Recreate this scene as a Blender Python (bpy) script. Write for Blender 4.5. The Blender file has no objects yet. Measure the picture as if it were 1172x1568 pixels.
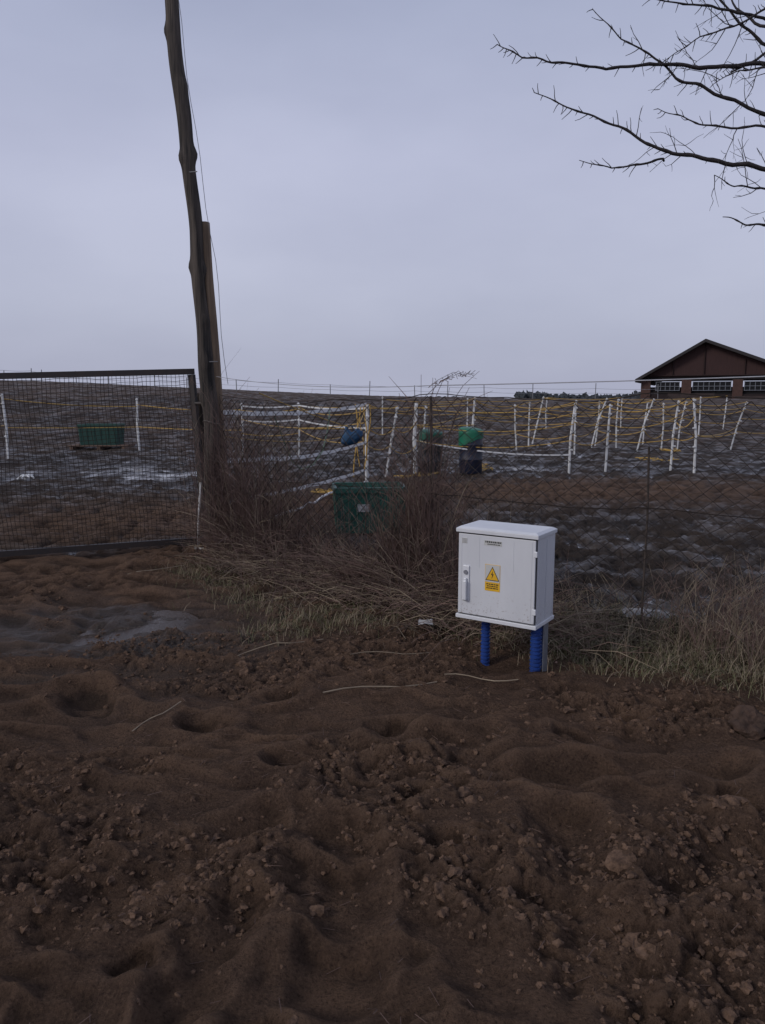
import bpy, bmesh, math, random
import numpy as np
from mathutils import Vector, Matrix, noise as mnoise
random.seed(7); rng=np.random.default_rng(7)
scene=bpy.context.scene
scene.view_settings.view_transform='Standard'
try: scene.view_settings.look='None'
except Exception: pass
scene.view_settings.exposure=0
COL=scene.collection

# ------------------------------------------------------------ noise (numpy)
def h2(ix,iy,seed):
    a=(ix.astype(np.int64)*374761393+iy.astype(np.int64)*668265263+seed*2147483647)&0xFFFFFFFF
    a=((a^(a>>13))*1274126177)&0xFFFFFFFF
    a=(a^(a>>16))&0xFFFFFFFF
    a=(a*2246822519)&0xFFFFFFFF
    a=(a^(a>>15))&0xFFFFFFFF
    return a/4294967295.0
def vn(x,y,seed=0):
    ix=np.floor(x);iy=np.floor(y);fx=x-ix;fy=y-iy
    u=fx*fx*fx*(fx*(fx*6-15)+10);v=fy*fy*fy*(fy*(fy*6-15)+10)
    a=h2(ix,iy,seed);b=h2(ix+1,iy,seed);c=h2(ix,iy+1,seed);d=h2(ix+1,iy+1,seed)
    return ((a*(1-u)+b*u)*(1-v)+(c*(1-u)+d*u)*v)*2-1
def fbm(x,y,seed=0,o=4,g=.5):
    s=0;a=1;t=0
    for i in range(o):
        s=s+a*vn(x,y,seed+i*17);t+=a;a*=g
        x,y=(x*.8-y*.6)*2.03+3.1,(x*.6+y*.8)*2.03+1.7
    return s/t
def worley(x,y,seed=0):
    ix=np.floor(x);iy=np.floor(y)
    f1=np.full(x.shape,9.);f2=np.full(x.shape,9.)
    for dx in(-1,0,1):
        for dy in(-1,0,1):
            cx=ix+dx;cy=iy+dy
            px=cx+h2(cx,cy,seed);py=cy+h2(cx,cy,seed+5)
            d=np.hypot(px-x,py-y)
            f2=np.minimum(f2,np.maximum(f1,d));f1=np.minimum(f1,d)
    return f1,f2
def ss(a,b,x):
    t=np.clip((x-a)/(b-a),0,1);return t*t*(3-2*t)
def gau(x,y,cx,cy,rx,ry): return np.exp(-((x-cx)/rx)**2-((y-cy)/ry)**2)
def dome(f1,k=.62): return np.sqrt(np.clip(1-(f1/k)**2,0,1))
def segd(x,y,a,b):
    ax,ay=a;bx,by=b;dx,dy=bx-ax,by-ay
    t=np.clip(((x-ax)*dx+(y-ay)*dy)/(dx*dx+dy*dy),0,1)
    return np.hypot(x-ax-t*dx,y-ay-t*dy)

FX=[-40,-4,-1.9,.35,2.4,8,40];FY=[6.6,7.5,8.2,5.9,4.75,1.7,-12]
def fence_y(x): return np.interp(x,FX,FY)

HOLES=[(.15,2.98,.07,.08),(-.72,2.02,.07,.04),(.95,3.55,.10,.05),(-1.1,3.2,.11,.045),(.55,2.3,.10,.045),(-.2,2.45,.12,.04),(.05,3.6,.1,.05),(-.55,4.0,.11,.05),(1.4,2.9,.12,.05),(-.35,1.75,.08,.03),(.7,1.8,.1,.035),(-1.6,4.0,.14,.055),(1.25,3.75,.1,.05),(.22,2.62,.07,.04),(-1.35,2.6,.1,.04),(.4,3.3,.13,.035),(-.9,3.7,.12,.045),(.75,3.0,.1,.04)]
GUL=[((-.62,1.5),(-.48,2.25),.07,.035),((-.15,1.9),(-.12,2.7),.08,.035),((.62,2.0),(.70,2.75),.10,.035),((.55,3.15),(1.5,3.2),.08,.04),((-1.9,3.0),(-.9,3.35),.08,.04),((-1.0,2.2),(-.5,2.75),.08,.035),((-.4,3.3),(.5,3.55),.07,.035),((-2.6,4.15),(-1.0,4.5),.10,.045),((1.0,2.4),(1.6,2.7),.09,.035),((-2.6,3.6),(-1.2,3.85),.09,.04)]
def ground(x,y):
    """height, water mask, wet mask, field mask, grass mask"""
    x=np.asarray(x,float);y=np.asarray(y,float)
    s=y-fence_y(x)
    field=ss(-.15,.45,s+.15*vn(x*2,y*2,3))
    crest=np.interp(x,[-60,-30,-12,-1,10,40,90],[3.1,3.05,2.35,1.85,1.62,1.55,1.3])
    base=crest*ss(22,62,y)+(1.25-crest)*ss(66,130,y)
    base=base+.10*fbm(x*.15,y*.15,91,3)*ss(9,20,y)
    # foreground loose, trampled soil
    wx=x+.14*vn(x*1.7,y*1.7,11)+.04*vn(x*7,y*7,13);wy=y+.14*vn(x*1.7,y*1.7,12)+.04*vn(x*7,y*7,14)
    f=.065*fbm(wx*1.0,wy*1.3,21,3)
    r=1-np.abs(fbm(wx*1.5+wy*.6+4,wy*2.9,31,3))*2.4
    f=f+.040*r
    r2=1-np.abs(fbm(wx*3.0,wy*4.6-wx*.8,35,2))*2.2
    f=f+.026*r2*ss(-.6,.2,vn(x*.9+3,y*.9,36))
    # trodden patches are smooth, the rest is crumbly
    rough=ss(-.25,.40,vn(x*1.3,y*1.6,52)+.5*vn(x*4,y*4,53))
    f=f+.042*fbm(x*5.0,y*6.0,41,5,.60)*(.35+.65*rough)
    ex=wx+.02*vn(x*22,y*22,15);ey=wy+.02*vn(x*22,y*22,16)
    f1,f2=worley(ex*7.5,ey*8,51)
    f=f+.026*dome(f1,.48)*(.05+.95*rough)*(.3+.7*h2(np.floor(ex*2.3),np.floor(ey*2.3),9))
    f1b,_=worley(ex*15+.3*vn(x*30,y*30,17),ey*16,61)
    f=f+.015*dome(f1b,.48)*(.15+.85*rough)
    f1c,_=worley(ex*30,ey*30,63)
    f=f+.008*dome(f1c,.5)*(.25+.75*rough)
    for hx,hy,hr,hd in HOLES:
        q=np.hypot((x-hx)/1.25,(y-hy))
        f=f-hd*ss(1.0,.45,q/hr+.25*vn(x*14,y*14,72))+hd*.4*np.exp(-((q-hr*1.35)/(hr*.35))**2)
    for A,B,wd,dp in GUL:
        q=segd(x+.05*vn(x*4,y*4,73)+.02*vn(x*13,y*13,75),y+.05*vn(x*4,y*4,74),A,B)/wd
        f=f*(1-.5*np.exp(-q*q))-dp*np.exp(-q*q)+dp*.6*np.exp(-((q-1.9)/.55)**2)
    f=f-.048+.02*gau(x,y,-.6,4.3,2.0,.5)
    f=f-.015*gau(x,y,.9,4.5,.5,.4)
    rut=gau(x,y,-2.0,5.6,1.1,.85)
    f=f-.07*rut+.09*rut*fbm(x*2.4,y*3.6,77,3)
    f=f-.06*gau(x,y,-.9,6.2,.6,.7)
    wl=np.full(x.shape,-9.)
    wl=np.where(gau(x,y,-1.74,5.20,.42,.75)>.3,-.088,wl)
    wl=np.where(gau(x,y,-2.45,4.66,.9,.20)>.3,-.066,wl)
    # field, churned by hooves
    ux=x+.10*vn(x*3,y*3,81)+.04*vn(x*9,y*9,87);uy=y+.10*vn(x*3+9,y*3,88)+.04*vn(x*9,y*9+5,89)
    g1,g2=worley(ux*4.2,uy*4.6,82)
    q1,q2=worley(ux*9.5,uy*9.5,83)
    g=.110*(dome(g1,.72)-.6)+.040*(dome(q1,.6)-.4)+.05*fbm(x*1.1,y*1.1,84,3)+.030*fbm(x*9,y*9,85,3)
    g=g*np.interp(y,[0,14,30,60],[1,1,.6,.4])-.03
    dry=gau(x,y,3.2,13.6,4.2,1.9)+gau(x,y,9,11,3,3)*.6
    fl=-.066+.045*fbm(x*.45,y*.35,86,2)+.035*fbm(x*2.0,y*2.0,96,2)-.07*dry+.045*gau(x,y,-6.2,16,4.0,2.2)+.05*gau(x,y,-.95,9.0,.5,.6)+.06*gau(x,y,2.35,5.62,1.2,.26)+.04*gau(x,y,2.2,18,1.2,.5)+.034*gau(x,y,2.8,8.5,2.6,2.6)
    fl=fl-.05*ss(18,30,y)-.06*gau(x,y,-1.5,10.8,1.2,1.2)-.06*gau(x,y,-3.5,10,2.2,1.8)
    d=f*(1-field)+g*field
    lvl=np.where(field>.5,fl,wl)
    wet=ss(.035,.0,d-lvl)
    water=(d<=lvl)*np.where(field>.5,1.,.80)
    d=np.maximum(d,lvl)
    damp=np.clip(1.3*gau(x,y,-1.9,5.2,1.0,1.0)+.8*vn(x*2.5,y*4,97)*rut,0,1)*(1-field)*ss(.02,-.06,f)
    wet=np.maximum(wet,.85*damp)
    grass=np.clip(gau(s,y*0,-.25,0,.55,1)*ss(-1.75,-1.2,x),0,1)
    brown=np.clip(dry*1.2+gau(x,y,-3.5,10,2.6,2.2)+gau(x,y,-1,11,1.4,1.2),0,1)
    return base+d,water,wet,field*(1-.85*brown)*(1-.25*ss(20,30,y)),grass
def gz(x,y): return float(ground(np.array([x]),np.array([y]))[0][0])
def gzs(x,y): return ground(x,y)[0]

# ------------------------------------------------------------ node helpers
def mat(name):
    m=bpy.data.materials.new(name);m.use_nodes=True
    nt=m.node_tree;b=nt.nodes['Principled BSDF'];return m,nt,b
def N(nt,t,**k):
    n=nt.nodes.new(t)
    for a,v in k.items(): setattr(n,a,v)
    return n
def mix(nt,fac,a,b,mode='MIX'):
    n=nt.nodes.new('ShaderNodeMix');n.data_type='RGBA';n.blend_type=mode
    for i,v in((0,fac),(6,a),(7,b)):
        if isinstance(v,bpy.types.NodeSocket): nt.links.new(v,n.inputs[i])
        elif i==0: n.inputs[0].default_value=v
        else: n.inputs[i].default_value=(*v,1)
    return n.outputs[2]
def math_(nt,op,a,b=0.,c=None,clamp=False):
    n=nt.nodes.new('ShaderNodeMath');n.operation=op;n.use_clamp=clamp
    for i,v in enumerate((a,b,c)):
        if v is None: continue
        if isinstance(v,bpy.types.NodeSocket): nt.links.new(v,n.inputs[i])
        else: n.inputs[i].default_value=v
    return n.outputs[0]
def noise(nt,vec,scale,detail=4,rough=.6):
    n=N(nt,'ShaderNodeTexNoise');n.inputs['Scale'].default_value=scale;n.inputs['Detail'].default_value=detail;n.inputs['Roughness'].default_value=rough
    nt.links.new(vec,n.inputs['Vector']);return n.outputs['Fac']
def mapr(nt,v,a,b,c=0.,d=1.):
    n=N(nt,'ShaderNodeMapRange');nt.links.new(v,n.inputs[0])
    for i,q in zip((1,2,3,4),(a,b,c,d)): n.inputs[i].default_value=q
    return n.outputs[0]
def simple(name,c1,c2=None,rough=.6,scale=8,stretch=(1,1,1),bump=0.,metal=0,bdist=.01,spec=None,lo=.35,hi=.65):
    m,nt,b=mat(name)
    c2=c2 or tuple(x*.75 for x in c1)
    tc=N(nt,'ShaderNodeTexCoord');mp=N(nt,'ShaderNodeMapping');nt.links.new(tc.outputs['Object'],mp.inputs[0])
    mp.inputs['Scale'].default_value=stretch
    f=noise(nt,mp.outputs[0],scale,5,.65)
    nt.links.new(mix(nt,mapr(nt,f,lo,hi),c1,c2),b.inputs['Base Color'])
    b.inputs['Roughness'].default_value=rough;b.inputs['Metallic'].default_value=metal
    if spec is not None: b.inputs['Specular IOR Level'].default_value=spec
    if bump:
        bp=N(nt,'ShaderNodeBump');bp.inputs['Strength'].default_value=bump;bp.inputs['Distance'].default_value=bdist
        nt.links.new(f,bp.inputs['Height']);nt.links.new(bp.outputs[0],b.inputs['Normal'])
    return m

# ------------------------------------------------------------ mesh helpers
class Acc:
    def __init__(s): s.v=[];s.f=[]
    def tube(s,pts,rad,n=3,cap=False):
        pts=[Vector(p) for p in pts];L=len(pts)
        if not hasattr(rad,'__len__'): rad=[rad]*L
        base=len(s.v);ref=None
        for i,p in enumerate(pts):
            t=(pts[min(i+1,L-1)]-pts[max(i-1,0)])
            if t.length<1e-9: t=Vector((0,0,1))
            t.normalize()
            if ref is None: ref=Vector((1,0,0)) if abs(t.x)<.8 else Vector((0,1,0))
            a=(ref-t*ref.dot(t))
            if a.length<1e-6: a=t.orthogonal()
            a.normalize();ref=a;b=t.cross(a)
            for k in range(n):
                an=2*math.pi*k/n
                s.v.append(tuple(p+(a*math.cos(an)+b*math.sin(an))*rad[i]))
        for i in range(L-1):
            for k in range(n):
                k2=(k+1)%n
                s.f.append((base+i*n+k,base+i*n+k2,base+(i+1)*n+k2,base+(i+1)*n+k))
        if cap:
            s.f.append(tuple(base+k for k in reversed(range(n))));s.f.append(tuple(base+(L-1)*n+k for k in range(n)))
    def blade(s,p,h,w,az,lean,curl=1.):
        d=Vector((math.cos(az),math.sin(az),0));sd=Vector((-d.y,d.x,0))*w
        b=len(s.v);p=Vector(p)
        for i,t in enumerate((0,.4,.75)):
            c=p+Vector((0,0,h*(t-.35*curl*lean*t*t)))+d*(h*lean*t*t**.5)
            ww=(1,.8,.5)[i]
            s.v.append(tuple(c-sd*ww));s.v.append(tuple(c+sd*ww))
        s.v.append(tuple(p+Vector((0,0,h*(1-.5*curl*lean)))+d*h*lean))
        s.f+= [(b,b+1,b+3,b+2),(b+2,b+3,b+5,b+4),(b+4,b+5,b+6)]
    def ribbon(s,pts,w,up=Vector((0,0,1))):
        b=len(s.v)
        for p in pts:
            p=Vector(p);s.v.append(tuple(p-up*w/2));s.v.append(tuple(p+up*w/2))
        for i in range(len(pts)-1):
            s.f.append((b+2*i,b+2*i+2,b+2*i+3,b+2*i+1))
    def box(s,x0,x1,y0,y1,z0,z1):
        b=len(s.v)
        for z in(z0,z1):
            for (x,y) in((x0,y0),(x1,y0),(x1,y1),(x0,y1)): s.v.append((x,y,z))
        s.f+=[(b+3,b+2,b+1,b),(b+4,b+5,b+6,b+7)]
        for k in range(4):
            k2=(k+1)%4;s.f.append((b+k,b+k2,b+k2+4,b+k+4))
    def lathe(s,prof,n=28,c=(0,0,0)):
        b=len(s.v)
        for r,z in prof:
            for k in range(n):
                a=2*math.pi*k/n;s.v.append((c[0]+r*math.cos(a),c[1]+r*math.sin(a),c[2]+z))
        for i in range(len(prof)-1):
            for k in range(n):
                k2=(k+1)%n;s.f.append((b+i*n+k,b+i*n+k2,b+(i+1)*n+k2,b+(i+1)*n+k))
def obj(name,acc,m,parent=None,smooth=False,bevel=0,loc=None,rotz=None):
    me=bpy.data.meshes.new(name);me.from_pydata(acc.v,[],acc.f);me.update()
    if smooth: me.polygons.foreach_set('use_smooth',[True]*len(me.polygons))
    o=bpy.data.objects.new(name,me);COL.objects.link(o)
    if m: me.materials.append(m)
    if parent: o.parent=parent
    if loc: o.location=loc
    if rotz is not None: o.rotation_euler[2]=rotz
    if bevel:
        md=o.modifiers.new('Bevel','BEVEL');md.width=bevel;md.segments=2;md.limit_method='ANGLE'
    return o
def empty(name,loc=(0,0,0),rotz=0):
    e=bpy.data.objects.new(name,None);COL.objects.link(e);e.location=loc;e.rotation_euler[2]=rotz;e.empty_display_size=.1;return e
def sag(p,q,s,n=8):
    p=Vector(p);q=Vector(q);return [p.lerp(q,i/n)-Vector((0,0,s*4*(i/n)*(1-i/n))) for i in range(n+1)]

# ------------------------------------------------------------ GROUND
ys=[-8.0]
while ys[-1]<1500:
    y=ys[-1]
    ys.append(y+(.25 if y<.9 else .04 if y<1.4 else .0085 if y<3 else max(.0110,y*y/1600)))
xs=[0.]
while xs[-1]<900:
    x=xs[-1];xs.append(x+max(.0100,.0100+(x-2.0)*.021))
xs=np.array(sorted([-a for a in xs[1:]]+xs));ys=np.array(ys)
X,Y=np.meshgrid(xs,ys);nx=len(xs);ny=len(ys)
Z,W,WET,FLD,GR=ground(X.ravel(),Y.ravel())
co=np.stack([X.ravel(),Y.ravel(),Z],1).astype(np.float32)
# how far each point stands above its surroundings (drives painted shade in hollows, painted light on crests)
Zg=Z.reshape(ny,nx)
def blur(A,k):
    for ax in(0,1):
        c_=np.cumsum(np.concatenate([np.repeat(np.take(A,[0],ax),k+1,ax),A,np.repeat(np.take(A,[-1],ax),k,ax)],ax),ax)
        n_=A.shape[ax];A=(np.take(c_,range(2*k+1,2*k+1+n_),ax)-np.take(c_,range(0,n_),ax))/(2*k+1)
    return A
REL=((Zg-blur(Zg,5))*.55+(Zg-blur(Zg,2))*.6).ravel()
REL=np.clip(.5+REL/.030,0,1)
idx=np.arange(nx*ny).reshape(ny,nx)
quads=np.stack([idx[:-1,:-1],idx[:-1,1:],idx[1:,1:],idx[1:,:-1]],-1).reshape(-1,4).astype(np.int32)
me=bpy.data.meshes.new('ground');me.vertices.add(len(co));me.vertices.foreach_set('co',co.ravel())
me.loops.add(quads.size);me.loops.foreach_set('vertex_index',quads.ravel())
me.polygons.add(len(quads));me.polygons.foreach_set('loop_start',np.arange(0,quads.size,4,dtype=np.int32))
me.polygons.foreach_set('loop_total',np.full(len(quads),4,np.int32))
me.polygons.foreach_set('use_smooth',np.ones(len(quads),bool))
me.update(calc_edges=True)
ca=me.color_attributes.new('gmask','FLOAT_COLOR','POINT')
ca.data.foreach_set('color',np.stack([np.maximum(W,0),FLD,GR,WET],1).astype(np.float32).ravel())
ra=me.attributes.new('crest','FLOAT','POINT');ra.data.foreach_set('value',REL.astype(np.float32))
go=bpy.data.objects.new('ground',me);COL.objects.link(go)

m,nt,b=mat('soil_and_mud')
at=N(nt,'ShaderNodeAttribute',attribute_name='gmask')
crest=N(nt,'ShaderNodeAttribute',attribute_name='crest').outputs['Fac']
sep=N(nt,'ShaderNodeSeparateColor');nt.links.new(at.outputs['Color'],sep.inputs[0])
water,fld,grs=sep.outputs[0],sep.outputs[1],sep.outputs[2];wet=at.outputs['Alpha']
tc=N(nt,'ShaderNodeTexCoord').outputs['Object']
n1=noise(nt,tc,1.3,5,.6);n2=noise(nt,tc,9,6,.65);n3=noise(nt,tc,85,6,.75);n4=noise(nt,tc,.5,3,.5);n5=noise(nt,tc,3.1,4,.6)
soil=mix(nt,mapr(nt,n1,.38,.62),(.185,.113,.074),(.098,.061,.043))
soil=mix(nt,mapr(nt,n2,.40,.65),soil,(.112,.070,.049))
soil=mix(nt,mapr(nt,n5,.50,.62,0,.55),soil,(.072,.045,.033))
soil=mix(nt,mapr(nt,n3,.52,.66,0,.6),soil,(.22,.142,.096))
soil=mix(nt,mapr(nt,n3,.47,.36,0,.8),soil,(.038,.024,.019))
soil=mix(nt,mapr(nt,crest,.46,.18,0,.55),soil,(.042,.027,.020))  # hollow shade painted into the soil colour
soil=mix(nt,mapr(nt,crest,.58,.9,0,.35),soil,(.24,.152,.103))  # crests painted lighter, as if catching the light
mud=mix(nt,mapr(nt,n2,.35,.65),(.038,.032,.030),(.066,.054,.049))
mud=mix(nt,mapr(nt,n4,.4,.62),mud,(.080,.060,.048))
mud=mix(nt,mapr(nt,n3,.5,.4,0,.6),mud,(.016,.013,.013))
mud=mix(nt,mapr(nt,crest,.45,.1,0,.6),mud,(.016,.013,.012))  # shade between mud clods painted into the colour
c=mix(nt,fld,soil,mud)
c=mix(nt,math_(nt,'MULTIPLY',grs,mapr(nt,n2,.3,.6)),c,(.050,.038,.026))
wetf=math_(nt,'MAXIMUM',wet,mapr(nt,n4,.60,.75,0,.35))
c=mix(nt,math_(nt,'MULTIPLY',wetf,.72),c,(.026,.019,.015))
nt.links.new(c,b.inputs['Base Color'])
film=math_(nt,'MULTIPLY',fld,mapr(nt,noise(nt,tc,1.8,5,.65),.46,.60))
ro=mix(nt,film,(.93,)*3,(.36,)*3)
ro=mix(nt,wet,ro,(.30,)*3)
ro=mix(nt,water,ro,(.06,)*3)
nt.links.new(ro,b.inputs['Roughness'])
sp=mix(nt,math_(nt,'MAXIMUM',wet,film),(.08,)*3,(.5,)*3);nt.links.new(sp,b.inputs['Specular IOR Level'])
bh=math_(nt,'ADD',math_(nt,'MULTIPLY',noise(nt,tc,28,6,.75),1.3),math_(nt,'MULTIPLY',n3,.8))
bp=N(nt,'ShaderNodeBump');bp.inputs['Distance'].default_value=.034
nt.links.new(bh,bp.inputs['Height'])
nt.links.new(math_(nt,'SUBTRACT',1.,math_(nt,'MULTIPLY',math_(nt,'MAXIMUM',water,math_(nt,'MULTIPLY',film,.5)),.975),clamp=True),bp.inputs['Strength'])
nt.links.new(bp.outputs[0],b.inputs['Normal'])
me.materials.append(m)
SOIL=simple('soil_clod',(.165,.103,.070),(.065,.042,.031),.95,40,bump=1.,spec=.08)
# clods
ico=bmesh.new();bmesh.ops.create_icosphere(ico,subdivisions=2,radius=1)
iv=np.array([v.co[:] for v in ico.verts]);ifc=np.array([[v.index for v in f.verts] for f in ico.faces]);ico.free()
V=[];F=[];o0=0
M=9000
cx=rng.uniform(-3.2,3.2,M*4);cy=1.35+rng.random(M*4)**1.4*5.0
dn=vn(cx*1.3,cy*1.6,52)+.5*vn(cx*4,cy*4,53)+rng.normal(0,.28,M*4)
ok=(np.abs(cx)<cy*.62+.3)&(cy<fence_y(cx)-.2)&(dn>.02);cx=cx[ok][:M];cy=cy[ok][:M]
cz=gzs(cx,cy)
for i in range(len(cx)):
    u=rng.random();r=.0025+.012*u**2.4+(.024*rng.random() if rng.random()<.02 else 0)
    p=iv*r*np.array([rng.uniform(.8,1.5),rng.uniform(.8,1.4),rng.uniform(.6,1.)])
    p=p*(1+.6*vn(iv[:,0]*1.9+i,iv[:,1]*1.9+iv[:,2]*1.5+i*.37,5)+.25*vn(iv[:,0]*4+i,iv[:,1]*4+iv[:,2]*4,6))[:,None]
    a=rng.random()*6.28;ca_,sa=math.cos(a),math.sin(a)
    p=np.stack([p[:,0]*ca_-p[:,1]*sa+cx[i],p[:,0]*sa+p[:,1]*ca_+cy[i],p[:,2]+cz[i]-r*.2],1)
    V.append(p);F.append(ifc+o0);o0+=len(p)
V=np.concatenate(V);F=np.concatenate(F)
me=bpy.data.meshes.new('soil_clods');me.from_pydata(V.tolist(),[],F.tolist());me.update()
me.materials.append(SOIL)
COL.objects.link(bpy.data.objects.new('soil_clods',me))
def rock(name,x,y,r,m,sc=(1,1,.7)):
    bm=bmesh.new();bmesh.ops.create_icosphere(bm,subdivisions=4,radius=r)
    for v in bm.verts:
        q=v.co/r;d=1+.35*mnoise.fractal(q*1.4+Vector((x,y,0)),1,2,4)
        v.co=Vector((v.co.x*sc[0],v.co.y*sc[1],v.co.z*sc[2]))*d
    me=bpy.data.meshes.new(name);bm.to_mesh(me);bm.free()
    me.materials.append(m);o=bpy.data.objects.new(name,me);COL.objects.link(o);o.location=(x,y,gz(x,y)+r*.25)
rock('rock',1.80,3.57,.10,simple('stone',(.085,.055,.042),(.035,.025,.02),.95,14,bump=1.,spec=.1),(1,1,.85))

# ------------------------------------------------------------ CABINET
WH=simple('cabinet_grey_plastic',(.66,.67,.70),(.57,.58,.61),.38,2.2,stretch=(1,1,.35))
WH2=simple('cabinet_lid_plastic',(.70,.71,.74),(.62,.63,.66),.35,3)
nt=WH.node_tree;b=nt.nodes['Principled BSDF'];old=b.inputs['Base Color'].links[0].from_socket
tcc=N(nt,'ShaderNodeTexCoord').outputs['Object'];sz=N(nt,'ShaderNodeSeparateXYZ');nt.links.new(tcc,sz.inputs[0])
sp_=math_(nt,'MULTIPLY',mapr(nt,noise(nt,tcc,60,4,.7),.56,.66),mapr(nt,sz.outputs[2],.48,.29,0,.55))
nt.links.new(mix(nt,sp_,old,(.20,.14,.10)),b.inputs['Base Color'])
GAP=simple('dark_gap',(.06,.06,.065),None,.8)
BLK=simple('black_print',(.02,.02,.02),None,.6)
YEL=simple('yellow_label',(.80,.47,.02),(.72,.40,.02),.45,5)
LBL=simple('white_label',(.56,.56,.54),None,.5,5,lo=.0,hi=2)
GRY=simple('grey_print',(.22,.22,.25),None,.5)
cab=empty('electrical_cabinet',(.458,4.58,0),math.atan2(-.547,.837))
a=Acc();a.box(0,.51,.014,.28,.295,.802);obj('body',a,WH,cab,bevel=.004)
a=Acc();a.box(-.008,.518,-.012,.290,.806,.828)
b0=len(a.v);a.v+= [(-.008,-.012,.8285),(.518,-.012,.8285),(.518,.290,.8285),(-.008,.290,.8285),(.012,.01,.840),(.498,.01,.840),(.498,.27,.840),(.012,.27,.840)]
a.f+=[(b0+4,b0+5,b0+6,b0+7)]+[(b0+k,b0+(k+1)%4,b0+4+(k+1)%4,b0+4+k) for k in range(4)]
obj('lid',a,WH2,cab,bevel=.002)
a=Acc();a.box(-.006,.516,-.008,.286,.272,.296);obj('base_rim',a,WH2,cab,bevel=.003)
a=Acc();a.box(.004,.506,.004,.0138,.300,.8035);obj('door_gap',a,GAP,cab)
a=Acc();a.box(.009,.501,-.006,.0035,.305,.797);obj('door',a,WH,cab,bevel=.002)
a=Acc()
for x in(.145,.365): a.box(x,x+.003,-.0072,-.0055,.60,.787)
for x in(.028,.478): a.box(x,x+.003,-.0075,-.0055,.315,.787)
obj('door_ribs',a,WH,cab)
a=Acc()
for y in(.03,.135,.145,.255): a.box(.5095,.5125,y,y+.003,.31,.79)
obj('side_ribs',a,WH,cab)
a=Acc()
for z in(.36,.70): a.box(.490,.512,-.0085,.002,z,z+.035)
obj('hinges',a,WH2,cab,bevel=.003)
a=Acc();a.box(.042,.086,-.014,-.0055,.385,.605);obj('handle_plate',a,WH2,cab,bevel=.008)
a=Acc();a.box(.051,.077,-.038,-.024,.395,.515);a.box(.054,.074,-.028,-.013,.49,.53);a.box(.054,.074,-.028,-.013,.392,.41);obj('handle_lever',a,WH2,cab,bevel=.005)
a=Acc();a.tube([(.064,-.0138,.565),(.064,-.022,.565)],.013,14,True);obj('lock_cylinder',a,GRY,cab)
a=Acc();a.box(.188,.285,-.0078,-.0058,.468,.628);obj('warning_label',a,YEL,cab)
a=Acc();a.box(.190,.283,-.0086,-.0080,.522,.626);obj('warning_label_panel',a,LBL,cab)
def tri(cx,z0,w,h,y):
    a=Acc();a.v=[(cx-w/2,y,z0),(cx+w/2,y,z0),(cx,y,z0+h)];a.f=[(0,1,2)];return a
obj('warning_triangle_edge',tri(.2365,.531,.090,.086,-.0092),BLK,cab)
obj('warning_triangle',tri(.2365,.5355,.077,.073,-.0097),YEL,cab)
a=Acc();y=-.0102;a.v=[(.240,y,.592),(.2275,y,.566),(.236,y,.567),(.232,y,.541),(.2455,y,.572),(.237,y,.571)]
a.f=[(0,1,2,5),(5,2,3,4)];obj('warning_bolt',a,BLK,cab)
a=Acc()
for i,(w,z) in enumerate(((.078,.506),(.070,.494),(.076,.482),)): 
    x=.2365-w/2
    while x<.2365+w/2-.004:
        l=random.uniform(.008,.02);l=min(l,.2365+w/2-x);a.box(x,x+l,-.0088,-.0079,z,z+.006);x+=l+.004
obj('warning_text',a,BLK,cab)
a=Acc();a.box(.178,.292,-.0075,-.0058,.742,.772);obj('maker_label',a,LBL,cab)
a=Acc();x=.186
while x<.282:
    l=random.uniform(.005,.010);a.box(x,x+l,-.0085,-.0077,.758,.768);x+=l+.004
x=.2
while x<.27:
    l=random.uniform(.008,.016);a.box(x,x+l,-.0085,-.0077,.747,.752);x+=l+.003
obj('maker_text',a,BLK,cab)
a=Acc();a.box(.030,.066,-.0080,-.0060,.740,.772);obj('inspection_sticker',a,LBL,cab)
a=Acc()
for i in range(4): a.box(.034,.062,-.0088,-.0082,.744+i*.007,.7465+i*.007)
obj('inspection_text',a,GRY,cab)
BLU=simple('blue_conduit',(.012,.050,.24),(.010,.033,.15),.5,12)
def conduit(nm,x,y,r):
    pr=[];z=-.15
    while z<.29:
        pr+=[(r,z),(r,z+.010),(r*.80,z+.013),(r*.80,z+.020)];z+=.024
    a=Acc();a.lathe(pr,20,(x,y,0));obj(nm,a,BLU,cab,smooth=False)
conduit('conduit_left',.135,.13,.029);conduit('conduit_right',.470,.12,.034);conduit('conduit_rear',.455,.225,.029)
a=Acc();a.box(.508,.514,.13,.20,-.1,.272);obj('support_bracket',a,simple('galvanised',(.20,.21,.23),(.14,.14,.16),.5,20),cab)

# ------------------------------------------------------------ POLE
WOOD=simple('weathered_wood',(.100,.080,.066),(.014,.012,.011),.9,14,stretch=(1.6,1.6,.09),bump=1.,bdist=.03)
WOODL=simple('newer_wood',(.25,.175,.115),(.10,.068,.045),.85,14,stretch=(1.5,1.5,.08),bump=.8,bdist=.02)
def loft(acc,path,n=20,seed=0,knots=()):
    b=len(acc.v);K=0
    for (x,y,z,r) in path:
        for k in range(n):
            an=2*math.pi*k/n
            rr=r*(1+.16*mnoise.noise(Vector((math.cos(an)*1.3+seed,math.sin(an)*1.3,z*1.3)))+.07*mnoise.noise(Vector((math.cos(an)*4+seed,math.sin(an)*4,z*.6))))
            for kz,ka,kr in knots:
                dd=((z-kz)/.07)**2+((math.sin((an-ka)/2))/.35)**2
                rr+=kr*math.exp(-dd)
            acc.v.append((x+rr*math.cos(an),y+rr*math.sin(an),z))
        K+=1
    for i in range(K-1):
        for k in range(n):
            k2=(k+1)%n;acc.f.append((b+i*n+k,b+i*n+k2,b+(i+1)*n+k2,b+(i+1)*n+k))
    acc.f.append(tuple(b+(K-1)*n+k for k in range(n)))
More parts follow.
